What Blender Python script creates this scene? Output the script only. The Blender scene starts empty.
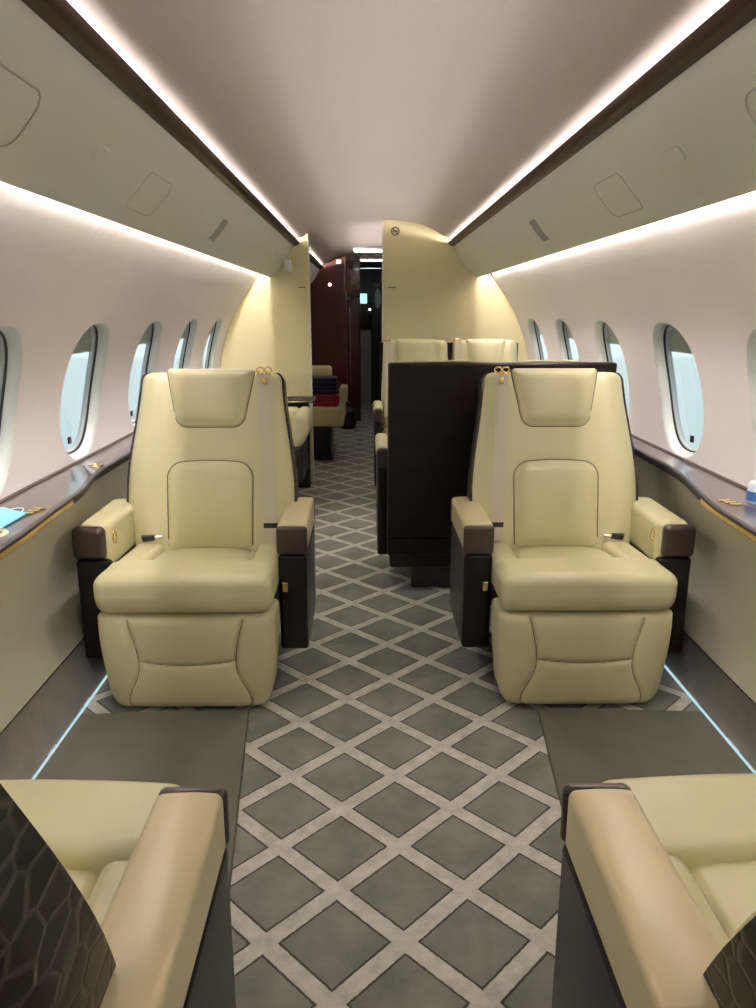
import bpy, bmesh, math, random
from mathutils import Vector, Matrix
random.seed(7)
C = bpy.context.scene.collection
PI = math.pi
R = math.radians

# ------------------------------------------------------------------ materials
def new_mat(name):
    m = bpy.data.materials.new(name); m.use_nodes = True
    nt = m.node_tree
    b = nt.nodes['Principled BSDF']
    return m, nt, b

def N(nt, typ, **kw):
    n = nt.nodes.new(typ)
    for k, v in kw.items():
        setattr(n, k, v)
    return n

def math_n(nt, op, a, b=None, clamp=False):
    n = nt.nodes.new('ShaderNodeMath'); n.operation = op; n.use_clamp = clamp
    for i, v in enumerate((a, b)):
        if v is None: continue
        if isinstance(v, (int, float)): n.inputs[i].default_value = v
        else: nt.links.new(v, n.inputs[i])
    return n.outputs[0]

def mix_c(nt, fac, a, b):
    n = nt.nodes.new('ShaderNodeMix'); n.data_type = 'RGBA'
    for idx, v in ((0, fac), (6, a), (7, b)):
        if isinstance(v, (int, float)): n.inputs[idx].default_value = v
        elif isinstance(v, (tuple, list)): n.inputs[idx].default_value = (*v[:3], 1)
        else: nt.links.new(v, n.inputs[idx])
    return n.outputs[2]

def noise(nt, scale, detail=3, rough=.5, coord='Object', stretch=None):
    tc = N(nt, 'ShaderNodeTexCoord')
    src = tc.outputs[coord]
    if stretch:
        mp = N(nt, 'ShaderNodeMapping'); mp.inputs['Scale'].default_value = stretch
        nt.links.new(src, mp.inputs[0]); src = mp.outputs[0]
    n = N(nt, 'ShaderNodeTexNoise')
    n.inputs['Scale'].default_value = scale; n.inputs['Detail'].default_value = detail
    n.inputs['Roughness'].default_value = rough
    nt.links.new(src, n.inputs['Vector'])
    return n.outputs['Fac']

def bump(nt, b, h, strength=.2, dist=.01):
    n = N(nt, 'ShaderNodeBump')
    n.inputs['Strength'].default_value = strength; n.inputs['Distance'].default_value = dist
    nt.links.new(h, n.inputs['Height']); nt.links.new(n.outputs[0], b.inputs['Normal'])

def leather(name, col, col2, rough=.36, coat=.15, scale=260, bs=.12):
    m, nt, b = new_mat(name)
    f = noise(nt, 5, 3)
    nt.links.new(mix_c(nt, f, col, col2), b.inputs['Base Color'])
    b.inputs['Roughness'].default_value = rough
    b.inputs['Coat Weight'].default_value = coat; b.inputs['Coat Roughness'].default_value = .22
    g = noise(nt, scale, 2)
    w = noise(nt, 9, 2)
    h = math_n(nt, 'ADD', math_n(nt, 'MULTIPLY', g, .25), math_n(nt, 'MULTIPLY', w, 1.6))
    bump(nt, b, h, bs, .004)
    return m

def plain(name, col, rough=.5, metal=0., coat=0., ns=None, var=.06):
    m, nt, b = new_mat(name)
    f = noise(nt, ns or 4, 3)
    c2 = tuple(min(1, c * (1 + var)) for c in col); c1 = tuple(c * (1 - var) for c in col)
    nt.links.new(mix_c(nt, f, c1, c2), b.inputs['Base Color'])
    b.inputs['Roughness'].default_value = rough; b.inputs['Metallic'].default_value = metal
    b.inputs['Coat Weight'].default_value = coat; b.inputs['Coat Roughness'].default_value = .05
    return m

def wood(name, c1, c2, rough=.25, coat=.5, stretch=(18, 1.2, 18), scale=1.6):
    m, nt, b = new_mat(name)
    f = noise(nt, scale, 5, .6, stretch=stretch)
    cr = N(nt, 'ShaderNodeValToRGB')
    cr.color_ramp.elements[0].position = .35; cr.color_ramp.elements[0].color = (*c1, 1)
    cr.color_ramp.elements[1].position = .68; cr.color_ramp.elements[1].color = (*c2, 1)
    nt.links.new(f, cr.inputs[0]); nt.links.new(cr.outputs[0], b.inputs['Base Color'])
    b.inputs['Roughness'].default_value = rough
    b.inputs['Coat Weight'].default_value = coat; b.inputs['Coat Roughness'].default_value = .06
    return m

def emit(name, col, s):
    m = bpy.data.materials.new(name); m.use_nodes = True
    nt = m.node_tree; nt.nodes.clear()
    o = N(nt, 'ShaderNodeOutputMaterial'); e = N(nt, 'ShaderNodeEmission')
    e.inputs[0].default_value = (*col, 1); e.inputs[1].default_value = s
    nt.links.new(e.outputs[0], o.inputs[0])
    return m

def croc(name, col, col2, rough=.34):
    m, nt, b = new_mat(name)
    tc = N(nt, 'ShaderNodeTexCoord')
    mp = N(nt, 'ShaderNodeMapping'); mp.inputs['Scale'].default_value = (20, 20, 34)
    nt.links.new(tc.outputs['Object'], mp.inputs[0])
    v = N(nt, 'ShaderNodeTexVoronoi'); v.feature = 'DISTANCE_TO_EDGE'; v.inputs['Scale'].default_value = 1.0
    v.inputs['Randomness'].default_value = .55
    nt.links.new(mp.outputs[0], v.inputs['Vector'])
    e = math_n(nt, 'MULTIPLY', v.outputs['Distance'], 9., True)
    nt.links.new(mix_c(nt, e, col2, col), b.inputs['Base Color'])
    b.inputs['Roughness'].default_value = rough
    b.inputs['Coat Weight'].default_value = .12; b.inputs['Coat Roughness'].default_value = .2
    bump(nt, b, e, .35, .004)
    return m

M = {}
M['cream'] = leather('cream_leather', (.55, .520, .308), (.61, .575, .345))
M['cream_arm'] = leather('cream_arm_leather', (.58, .50, .288), (.64, .55, .325), .30, .30)
M['seam'] = plain('seam_crease_shade', (.20, .155, .085), .8)  # shadow-toned leather: the groove shade is put into the seam colour
M['croc'] = croc('dark_croc_leather', (.018, .011, .009), (.060, .045, .036))
M['dark_leather'] = leather('dark_brown_leather', (.040, .024, .020), (.050, .031, .026), .34, .2)
M['dark_panel'] = wood('dark_wood_panel', (.0075, .0038, .0030), (.014, .0068, .0052), .36, .06, (1.2, 1.2, 14))
M['black'] = plain('black_plastic', (.010, .010, .011), .4)
M['belt'] = plain('belt_webbing', (.56, .52, .43), .65, ns=300, var=.12)
M['gold'] = plain('gold_metal', (.78, .58, .26), .22, 1.)
M['chrome'] = plain('chrome_metal', (.75, .75, .76), .15, 1.)
M['bin'] = plain('bin_vinyl', (.655, .675, .61), .48, ns=2, var=.03)
M['bin_line'] = plain('bin_joint', (.42, .415, .365), .6)
M['grille'] = plain('grey_grille', (.30, .30, .275), .55, ns=120, var=.25)
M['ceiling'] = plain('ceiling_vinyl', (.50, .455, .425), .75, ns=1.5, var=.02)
M['wall'] = plain('sidewall_vinyl', (.77, .725, .735), .62, ns=2, var=.025)
M['lower'] = leather('lower_wall_leather', (.72, .69, .555), (.755, .725, .59), .5, 0., 180, .06)
M['skirt'] = plain('skirt_carpet', (.19, .172, .145), .95, ns=14, var=.22)
M['bulk'] = leather('bulkhead_leather', (.68, .625, .36), (.71, .655, .38), .5, .05, 200, .04)
M['edge'] = plain('ledge_edge', (.014, .009, .008), .5, 0., 0.)
M['bead'] = plain('wall_bead', (.06, .04, .034), .6)
M['ledge'] = wood('ledge_wood', (.044, .027, .024), (.070, .043, .039), .3, 1., (20, 1.4, 20))
M['strip'] = wood('strip_wood', (.026, .011, .008), (.060, .028, .020), .45, .05, (60, 1., 60), 2.)
M['strip'].node_tree.nodes['Principled BSDF'].inputs['Specular IOR Level'].default_value = .2
M['dark_panel'].node_tree.nodes['Principled BSDF'].inputs['Specular IOR Level'].default_value = .3
M['mahog'] = wood('red_mahogany', (.042, .0032, .0034), (.065, .0055, .0055), .3, .2, (3, 3, .8), 2.)
M['burl'] = wood('burl_wood', (.035, .010, .008), (.16, .060, .040), .25, .6, (5, 5, 4), 3.)
M['reveal'] = plain('window_reveal', (.64, .66, .64), .35)
M['frame_gray'] = plain('window_frame', (.42, .44, .44), .4)
M['blind'] = plain('blind_cloth', (.56, .58, .55), .8)
M['gasket'] = plain('window_gasket', (.015, .016, .018), .5)
M['white'] = plain('white_plastic', (.80, .80, .80), .45)
M['navy'] = plain('navy_cloth', (.012, .018, .055), .9, ns=40, var=.3)
M['red'] = plain('red_cloth', (.24, .008, .014), .9, ns=40, var=.3)
M['bluecloth'] = plain('light_blue_cloth', (.22, .58, .80), .8)
M['bluecap'] = plain('blue_plastic', (.05, .16, .45), .35)
M['clear'] = plain('frosted_plastic', (.70, .78, .86), .25)
M['gray_door'] = plain('galley_gray', (.34, .36, .36), .45)
M['mat'] = plain('plain_carpet', (.118, .115, .090), .95, ns=9, var=.22)
M['led'] = emit('cove_led', (1., .86, .84), 20.)
M['led_inner'] = emit('cove_led_inner', (1., .90, .90), 44.)
M['led_forward'] = emit('forward_cove_led', (1., .86, .815), 120.)
M['led_low'] = emit('lower_cove_led', (1., .91, .89), 51.)
M['led_low_left'] = emit('lower_cove_led_left', (1., .91, .89), 71.)
M['led_floor'] = emit('floor_led', (.60, .88, 1.), .42)
M['lamp'] = emit('galley_lamp', (1., .94, .87), 6.)
M['teal'] = emit('teal_screen', (.35, .85, .80), .9)
M['read'] = emit('reading_lamp', (1., .86, .68), 14.)

def carpet():
    m, nt, b = new_mat('lattice_carpet')
    tc = N(nt, 'ShaderNodeTexCoord'); sp = N(nt, 'ShaderNodeSeparateXYZ')
    nt.links.new(tc.outputs['Object'], sp.inputs[0])
    p = math_n(nt, 'SUBTRACT', sp.outputs[0], .0225); q = math_n(nt, 'SUBTRACT', sp.outputs[1], 1.281)
    per = .2865
    def dist(v):
        a = math_n(nt, 'DIVIDE', v, per)
        a = math_n(nt, 'FRACT', math_n(nt, 'ADD', a, 100.5))
        a = math_n(nt, 'ABSOLUTE', math_n(nt, 'SUBTRACT', a, .5))
        return math_n(nt, 'MULTIPLY', a, per * .70711)
    d = math_n(nt, 'MINIMUM', dist(math_n(nt, 'ADD', p, q)), dist(math_n(nt, 'SUBTRACT', p, q)))
    wob = math_n(nt, 'MULTIPLY', math_n(nt, 'SUBTRACT', noise(nt, 90, 2), .5), .004)
    d = math_n(nt, 'ADD', d, wob)
    band = math_n(nt, 'LESS_THAN', d, .0200)
    groove = math_n(nt, 'LESS_THAN', math_n(nt, 'ABSOLUTE', math_n(nt, 'SUBTRACT', d, .0214)), .0026)
    n1 = noise(nt, 7, 4, .6); n2 = noise(nt, 160, 3); n3 = noise(nt, 22, 4, .65)
    mr = N(nt, 'ShaderNodeMapRange'); mr.inputs[1].default_value = .35; mr.inputs[2].default_value = .65
    nt.links.new(n1, mr.inputs[0])
    dark = mix_c(nt, mr.outputs[0], (.138, .137, .117), (.215, .213, .187))
    lm = N(nt, 'ShaderNodeMapRange'); lm.inputs[1].default_value = .35; lm.inputs[2].default_value = .65
    nt.links.new(n3, lm.inputs[0])
    light = mix_c(nt, lm.outputs[0], (.40, .39, .34), (.57, .555, .50))
    c = mix_c(nt, band, dark, light)
    c = mix_c(nt, math_n(nt, 'MULTIPLY', groove, .9), c, (.034, .027, .020))
    nt.links.new(c, b.inputs['Base Color'])
    b.inputs['Roughness'].default_value = .85
    b.inputs['Sheen Weight'].default_value = .25; b.inputs['Sheen Roughness'].default_value = .4
    h = math_n(nt, 'ADD', math_n(nt, 'MULTIPLY', band, -.6), math_n(nt, 'MULTIPLY', n2, .5))
    h = math_n(nt, 'ADD', h, math_n(nt, 'MULTIPLY', groove, -1.))
    bump(nt, b, h, .5, .004)
    return m
M['carpet'] = carpet()

def glass():
    m = bpy.data.materials.new('window_glass'); m.use_nodes = True
    nt = m.node_tree; nt.nodes.clear()
    o = N(nt, 'ShaderNodeOutputMaterial'); t = N(nt, 'ShaderNodeBsdfTransparent'); g = N(nt, 'ShaderNodeBsdfGlossy')
    t.inputs[0].default_value = (.88, .93, .93, 1); g.inputs['Roughness'].default_value = .04
    mx = N(nt, 'ShaderNodeMixShader')
    mx.inputs[0].default_value = .10; nt.links.new(t.outputs[0], mx.inputs[1]); nt.links.new(g.outputs[0], mx.inputs[2])
    nt.links.new(mx.outputs[0], o.inputs[0])
    return m
M['glass'] = glass()
def shade():
    m = bpy.data.materials.new('window_shade'); m.use_nodes = True
    nt = m.node_tree; nt.nodes.clear()
    o = N(nt, 'ShaderNodeOutputMaterial'); t = N(nt, 'ShaderNodeBsdfTransparent'); g = N(nt, 'ShaderNodeBsdfTranslucent')
    t.inputs[0].default_value = (.92, .94, .94, 1); g.inputs[0].default_value = (.72, .74, .73, 1)
    mx = N(nt, 'ShaderNodeMixShader'); mx.inputs[0].default_value = .72
    nt.links.new(t.outputs[0], mx.inputs[1]); nt.links.new(g.outputs[0], mx.inputs[2])
    nt.links.new(mx.outputs[0], o.inputs[0])
    return m
M['shade'] = shade()

# ------------------------------------------------------------------ mesh builder
class MB:
    def __init__(s): s.v = []; s.f = []
    def add(s, vs, fs):
        o = len(s.v); s.v += [tuple(v) for v in vs]; s.f += [tuple(i + o for i in f) for f in fs]
        return s
    def grid(s, P, us, vs, flip=False):
        nu, nv = len(us), len(vs)
        vv = [P(u, v) for v in vs for u in us]
        ff = []
        for j in range(nv - 1):
            for i in range(nu - 1):
                q = (j*nu+i, j*nu+i+1, (j+1)*nu+i+1, (j+1)*nu+i)
                ff.append(q[::-1] if flip else q)
        return s.add(vv, ff)
    def rbox(s, c, size, r=.01, seg=3, mid=1, fn=None, rot=None):
        h = [x / 2 for x in size]; r = min(r, min(h) * .999)
        inner = [x - r for x in h]
        def axis(k):
            out = [-h[k] + 0]
            co = [r * math.tan(R(45) * (1 - i / seg)) for i in range(seg + 1)]
            a = [-inner[k] - x for x in co]
            b = [-inner[k] + 2 * inner[k] * i / mid for i in range(1, mid)]
            return a + b + [inner[k] + x for x in reversed(co)]
        ax = [axis(k) for k in range(3)]
        def shape(p):
            q = [max(-inner[k], min(inner[k], p[k])) for k in range(3)]
            d = [p[k] - q[k] for k in range(3)]
            l = math.sqrt(sum(x * x for x in d))
            if l > 1e-9: p = [q[k] + r * d[k] / l for k in range(3)]
            p = Vector(p)
            if fn: p = Vector(fn(p))
            if rot: p = rot @ p
            return p + Vector(c)
        for k in range(3):
            i, j = (k + 1) % 3, (k + 2) % 3
            for sg in (-1, 1):
                def P(u, v):
                    p = [0, 0, 0]; p[k] = sg * h[k]; p[i] = u; p[j] = v
                    return shape(p)
                s.grid(P, ax[i], ax[j], sg < 0)
        return s
    def tube(s, pts, r, n=8, closed=False, cap=True):
        pts = [Vector(p) for p in pts]; L = len(pts); rings = []
        prev = None
        for i, p in enumerate(pts):
            if closed: t = pts[(i+1) % L] - pts[i-1]
            else: t = pts[min(i+1, L-1)] - pts[max(i-1, 0)]
            t.normalize()
            if prev is None:
                a = Vector((0, 0, 1)) if abs(t.z) < .9 else Vector((1, 0, 0))
                prev = (a - t * a.dot(t)).normalized()
            else:
                prev = (prev - t * prev.dot(t)).normalized()
            b = t.cross(prev)
            rr = r[i] if isinstance(r, (list, tuple)) else r
            rings.append([p + prev * rr * math.cos(2*PI*k/n) + b * rr * math.sin(2*PI*k/n) for k in range(n)])
        vs = [v for rg in rings for v in rg]; fs = []
        for i in range(L if closed else L - 1):
            j = (i + 1) % L
            for k in range(n):
                fs.append((i*n+k, i*n+(k+1) % n, j*n+(k+1) % n, j*n+k))
        if not closed and cap:
            fs.append(tuple(range(n))[::-1]); fs.append(tuple((L-1)*n+k for k in range(n)))
        return s.add(vs, fs)
    def prism(s, prof, y0, y1, ny=1, fn=None):
        """closed (x,z) profile extruded along y"""
        n = len(prof); vs = []; fs = []
        for j in range(ny + 1):
            y = y0 + (y1 - y0) * j / ny
            vs += [(p[0], y, p[1]) if not fn else fn(p[0], y, p[1]) for p in prof]
        for j in range(ny):
            for k in range(n):
                fs.append((j*n+k, j*n+(k+1) % n, (j+1)*n+(k+1) % n, (j+1)*n+k))
        fs.append(tuple(range(n))[::-1]); fs.append(tuple(ny*n+k for k in range(n)))
        return s.add(vs, fs)
    def lathe(s, prof, c=(0, 0, 0), n=32, rot=None):
        vs = []; fs = []
        L = len(prof)
        for k in range(n):
            a = 2*PI*k/n
            for r_, z in prof:
                p = Vector((r_*math.cos(a), r_*math.sin(a), z))
                if rot: p = rot @ p
                vs.append(p + Vector(c))
        for k in range(n):
            k2 = (k+1) % n
            for i in range(L-1):
                fs.append((k*L+i, k2*L+i, k2*L+i+1, k*L+i+1))
        return s.add(vs, fs)
    def pad(s, outline, base, edge, puff, r, mp, n_in=12):
        """cushion on a 2-D outline: (x,s) points, side wall base->edge, rounded rim, domed to edge+puff; mp(x,s,w)->3D"""
        n = len(outline)
        cx = sum(p[0] for p in outline)/n; cy = sum(p[1] for p in outline)/n
        nor = []
        for i in range(n):
            a, b = outline[i-1], outline[(i+1) % n]
            t = (b[0]-a[0], b[1]-a[1]); l = math.hypot(*t) or 1
            nor.append((-t[1]/l, t[0]/l))      # inward for CCW
        rings = [[(p[0], p[1], base) for p in outline]]
        for k in range(5):
            a = k/4*PI/2
            ins = r*(1-math.cos(a)); h = edge - r + r*math.sin(a)
            rings.append([(p[0]+q[0]*ins, p[1]+q[1]*ins, h) for p, q in zip(outline, nor)])
        hx = max(abs(p[0]-cx) for p in outline); hy0 = min(p[1] for p in outline); hy1 = max(p[1] for p in outline)
        hm, hh = (hy0+hy1)/2, (hy1-hy0)/2
        d0 = min(.055, hh*.6, hx*.6)
        def dist(x, y):
            best = 9
            for i in range(n):
                ax, ay = outline[i]; bx, by = outline[(i+1) % n]
                dx, dy = bx-ax, by-ay; l2 = dx*dx+dy*dy or 1e-12
                t = max(0, min(1, ((x-ax)*dx+(y-ay)*dy)/l2))
                best = min(best, math.hypot(x-ax-dx*t, y-ay-dy*t))
            return best
        def dome(x, y, f):
            t = min(1., max(0, dist(x, y)-r*.6)/d0)
            k = max(0, (1-((x-cx)/hx)**2))*max(0, (1-((y-hm)/hh)**2))
            return puff*(.65*(1-(1-t)**3)+.35*k)
        cx_, cy = cx, hm
        last = rings[-1]
        for k in range(1, n_in):
            f = k/n_in
            ring_ = [(x+(cx-x)*f, y+(cy-y)*f) for x, y, _ in last]
            rings.append([(x, y, edge+(dome(x, y, f) if puff else 0)) for x, y in ring_])
        vs = [mp(*p) for rg in rings for p in rg] + [mp(cx, cy, edge+(dome(cx, cy, 1) if puff else 0))]
        fs = []
        for j in range(len(rings)-1):
            for i in range(n):
                fs.append((j*n+i, j*n+(i+1) % n, (j+1)*n+(i+1) % n, (j+1)*n+i))
        j = len(rings)-1
        for i in range(n):
            fs.append((j*n+i, j*n+(i+1) % n, len(vs)-1))
        return s.add(vs, fs)
    def mesh(s, name, mat, sharp=38):
        me = bpy.data.meshes.new(name)
        bm = bmesh.new()
        bv = [bm.verts.new(v) for v in s.v]
        for f in s.f:
            try: bm.faces.new([bv[i] for i in f])
            except ValueError: pass
        bmesh.ops.remove_doubles(bm, verts=bm.verts, dist=1e-5)
        bmesh.ops.dissolve_degenerate(bm, edges=bm.edges, dist=1e-6)
        bmesh.ops.recalc_face_normals(bm, faces=bm.faces)
        bm.to_mesh(me); bm.free()
        me.materials.append(M[mat] if isinstance(mat, str) else mat)
        me.shade_smooth(); me.set_sharp_from_angle(angle=R(sharp))
        return me
    def build(s, name, mat, parent=None, sharp=38):
        o = bpy.data.objects.new(name, s.mesh(name, mat, sharp)); C.objects.link(o)
        if parent: o.parent = parent
        return o

def thing(name, label, cat, loc=(0, 0, 0), rz=0, group=None):
    o = bpy.data.objects.new(name, None); C.objects.link(o)
    o.location = loc; o.rotation_euler = (0, 0, rz); o.empty_display_size = .05
    o['label'] = label; o['category'] = cat
    if group: o['group'] = group
    return o
def tag(o, label, cat, group=None):
    o['label'] = label; o['category'] = cat
    if group: o['group'] = group
    return o
def struct(o, label=None, cat=None):
    o['kind'] = 'structure'
    if label: o['label'] = label
    if cat: o['category'] = cat
    return o
def recentre(o, loc):
    """put a one-mesh thing's origin at its base"""
    o.data.transform(Matrix.Translation(-Vector(loc))); o.location = loc
    return o

def rpoly(pts, rad, seg=6):
    out = []
    n = len(pts)
    for i in range(n):
        p = Vector(pts[i]); a = Vector(pts[i-1]) - p; b = Vector(pts[(i+1) % n]) - p
        r = rad[i] if isinstance(rad, (list, tuple)) else rad
        an = a.angle(b); t = r/math.tan(an/2)
        t = min(t, a.length*.49, b.length*.49); rr = t*math.tan(an/2)
        c = p + (a.normalized()+b.normalized()).normalized()*(rr/math.sin(an/2))
        s0 = p + a.normalized()*t - c; s1 = p + b.normalized()*t - c
        a0 = math.atan2(s0.y, s0.x); a1 = math.atan2(s1.y, s1.x)
        d = (a1-a0+PI) % (2*PI)-PI
        for k in range(seg+1):
            q = a0+d*k/seg
            out.append((c.x+rr*math.cos(q), c.y+rr*math.sin(q)))
    # densify straight runs
    res = []
    for i in range(len(out)):
        a, b = out[i], out[(i+1) % len(out)]
        l = math.hypot(b[0]-a[0], b[1]-a[1]); k = max(1, int(l/.02))
        for j in range(k): res.append((a[0]+(b[0]-a[0])*j/k, a[1]+(b[1]-a[1])*j/k))
    return res
def clus(n):
    return [math.sin((i/n*2-1)*PI/2) for i in range(n+1)]
def sm(a, b, x):
    t = max(0, min(1, (x-a)/(b-a))); return t*t*(3-2*t)

# ------------------------------------------------------------------ cabin shell
Y0, YB, YF = -3.6, 5.6, 8.6         # rear wall, bulkhead, forward wall
READ = 4.2
SL = {-1: dict(R=1.128, floor=.985, seam=1.035, low=1.07), 1: dict(R=1.142, floor=1.04, seam=1.065, low=1.11)}

o = MB().add([(-1.5, Y0, 0), (1.5, Y0, 0), (1.5, 11.6, 0), (-1.5, 11.6, 0), (-1.5, Y0, -.05), (1.5, Y0, -.05), (1.5, 11.6, -.05), (-1.5, 11.6, -.05)],
             [(0, 1, 2, 3), (7, 6, 5, 4), (0, 4, 5, 1), (1, 5, 6, 2), (2, 6, 7, 3), (3, 7, 4, 0)]).build('floor', 'carpet')
struct(o, 'grey carpet with a pale diamond lattice running down the aisle', 'floor')

def ceil_z(x):
    x = abs(x)
    if x <= .50: return 1.878 - .165*x*x - 1.22*x**4
    z5 = 1.878 - .165*.25 - 1.22*.0625
    return z5 - .012*sm(.50, .56, x)
def ceil_obj(name, y0, y1, dz=0):
    xs = [-.88+1.76*i/80 for i in range(81)]
    mb = MB().grid(lambda x, y: (x, y, ceil_z(x)+dz), xs, [y0, y1])
    mb.grid(lambda x, y: (x, y, ceil_z(x)+dz+.03), xs, [y0, y1], True)
    return struct(mb.build(name, 'ceiling', sharp=60))
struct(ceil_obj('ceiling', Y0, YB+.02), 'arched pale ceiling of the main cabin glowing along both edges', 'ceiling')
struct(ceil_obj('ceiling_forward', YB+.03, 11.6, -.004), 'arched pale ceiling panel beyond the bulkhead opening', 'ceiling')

def profile(side):
    Rr = SL[side]['R']; pts = []
    th1 = math.asin(.79/Rr)
    for i in range(41):
        t = -.03 + (th1+.03)*i/40
        pts.append((side*Rr*math.cos(t), .72+Rr*math.sin(t)))
    x1 = abs(pts[-1][0])
    pts += [(side*(x1-.004), 1.62), (side*(x1-.008), 1.70), (side*(x1-.012), 1.79)]
    return pts
class Prof:
    def __init__(s, side):
        s.p = profile(side); s.side = side
        s.l = [0]
        for a, b in zip(s.p, s.p[1:]): s.l.append(s.l[-1]+math.hypot(b[0]-a[0], b[1]-a[1]))
        s.len = s.l[-1]
    def at(s, a):
        a = max(0, min(s.len-1e-6, a))
        for i in range(len(s.l)-1):
            if s.l[i+1] >= a: break
        f = (a-s.l[i])/(s.l[i+1]-s.l[i])
        p, q = s.p[i], s.p[i+1]
        x = p[0]+(q[0]-p[0])*f; z = p[1]+(q[1]-p[1])*f
        t = Vector((q[0]-p[0], q[1]-p[1])).normalized()
        n = Vector((t.y, -t.x)) * s.side           # outward
        if n.x*s.side < 0: n = -n
        return x, z, n
WIN_Y = [.54, 1.31, 2.08, 2.83, 3.605, 4.38, 5.155]
PITCH = .775
WA, HW, HH = .286, .204, .258        # window centre along the wall arc, half width, half height
def oval(t, hw, hh, n=2.5):
    c, s_ = math.cos(t), math.sin(t)
    return (hw*math.copysign(abs(c)**(2/n), c), hh*math.copysign(abs(s_)**(2/n), s_))
PR = {sd: Prof(sd) for sd in (-1, 1)}

def side_wall(side, name, label):
    pr = PR[side]; mb = MB()
    def P(y, a):
        x, z, n = pr.at(a); return (x, y, z)
    for c in WIN_Y:
        i = WIN_Y.index(c)
        y0 = (WIN_Y[i-1]+c)/2 if i else c-PITCH/2
        y1 = (WIN_Y[i+1]+c)/2 if i < len(WIN_Y)-1 else YB
        angs = [2*PI*k/96 for k in range(96)]
        angs += [math.atan2(a-WA, y-c) % (2*PI) for y in (y0, y1) for a in (0, pr.len)]
        angs = sorted(set(round(a, 6) for a in angs))
        rings = [[], [], [], [], [], [], [], [], []]
        nr = len(rings)-1
        for t in angs:
            ey, ea = oval(t, HW, HH)
            tt = math.atan2(ea, ey)
            dy, da = math.cos(t), math.sin(t)
            k = 1e9
            if dy > 1e-9: k = min(k, (y1-c)/dy)
            if dy < -1e-9: k = min(k, (y0-c)/dy)
            if da > 1e-9: k = min(k, (pr.len-WA)/da)
            if da < -1e-9: k = min(k, -WA/da)
            by, ba = dy*k, da*k
            for j in range(nr+1):
                f = (j/nr)
                rings[j].append(P(c+ey+(by-ey)*f, WA+ea+(ba-ea)*f))
        n = len(angs); vs = [p for rg in rings for p in rg]; fs = []
        for j in range(nr):
            for k in range(n):
                fs.append((j*n+k, j*n+(k+1) % n, (j+1)*n+(k+1) % n, (j+1)*n+k))
        mb.add(vs, fs)
    av = [pr.len*i/60 for i in range(61)]
    mb.grid(lambda a, y: P(y, a), av, [Y0, WIN_Y[0]-PITCH/2])
    mb.grid(lambda a, y: P(y, a), av, [YB, YF])
    return struct(mb.build(name, 'wall', sharp=50), label, 'wall')
side_wall(-1, 'wall_left', 'curved pale pink left cabin sidewall with oval windows')
side_wall(1, 'wall_right', 'curved pale pink right cabin sidewall with oval windows')

wn = 0
for side in (-1, 1):
    pr = PR[side]
    for i, c in enumerate(WIN_Y):
        wn += 1
        def ring(hw, hh, d, n=2.5):
            out = []
            for k in range(72):
                y, a = oval(2*PI*k/72, hw, hh, n)
                x, z, nn = pr.at(WA+a)
                if d:                                # recessed rings lie on a flatter, parallel surface
                    x += nn.x*d; z += nn.y*d
                out.append((x, c+y, z))
            return out
        def loft(mb, rs):
            n = 72; vs = [p for r_ in rs for p in r_]; fs = []
            for j in range(len(rs)-1):
                for k in range(n): fs.append((j*n+k, j*n+(k+1) % n, (j+1)*n+(k+1) % n, (j+1)*n+k))
            return mb.add(vs, fs)
        mb = loft(MB(), [ring(HW, HH, 0), ring(HW-.005, HH-.005, .002), ring(HW-.011, HH-.011, .008), ring(HW-.017, HH-.016, .018), ring(HW-.022, HH-.021, .036)])
        w = struct(mb.build('window_%d' % wn, 'reveal', sharp=70))
        w['label'] = 'oval cabin window, %s from the bulkhead on the %s sidewall' % (('seventh', 'sixth', 'fifth', 'fourth', 'third', 'second', 'first')[i], 'left' if side < 0 else 'right'); w['category'] = 'window'
        loft(MB(), [ring(HW-.022, HH-.021, .034), ring(HW-.0235, HH-.0225, .031), ring(HW-.027, HH-.026, .032), ring(HW-.027, HH-.026, .040)]).build('gasket', 'gasket', w)
        def disc(ins, dep, name, mat):
            gl = ring(HW-ins, HH-ins, dep)
            x, z, nn = pr.at(WA); cp = (x+nn.x*dep, c, z+nn.y*dep)
            mids = []
            for f in (.75, .5, .25):
                mids += ring((HW-ins)*f, (HH-ins)*f, dep)
            n = 72
            fs = [(r*n+k, r*n+(k+1) % n, (r+1)*n+(k+1) % n, (r+1)*n+k) for r in range(3) for k in range(n)]
            fs += [(3*n+k, 3*n+(k+1) % n, 4*n) for k in range(n)]
            return MB().add(gl+mids+[cp], fs).build(name, mat, w)
        loft(MB(), [ring(HW-.027, HH-.026, .038), ring(HW-.031, HH-.030, .041), ring(HW-.034, HH-.033, .056)]).build('inner_frame', 'frame_gray', w)
        # blind drawn down over the top of the pane, inside the double glazing
        mb = MB(); pts = []
        for k in range(25):
            a_ = (HH-.034)*(.54+.46*k/24)
            hw_ = (HW-.034)*max(0, 1-(a_/(HH-.034))**2.5)**(1/2.5)
            x, z, nn = pr.at(WA+a_); d_ = .0505+.0008*(k % 2)
            pts.append([(x+nn.x*d_, c+hw_*q, z+nn.y*d_) for q in (-1, -.5, 0, .5, 1)])
        for k in range(24):
            mb.add(pts[k]+pts[k+1], [(j, j+1, 5+j+1, 5+j) for j in range(4)])
        mb.build('blind', 'blind', w)
        disc(.033, .046, 'pane', 'glass')
        disc(.033, .055, 'shade', 'shade')
        x, z, nn = pr.at(WA-HH+.066)
        MB().rbox((x+nn.x*.042, c, z+nn.y*.042), (.008, .024, .026), .003).build('shade_latch', 'black', w)

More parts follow.
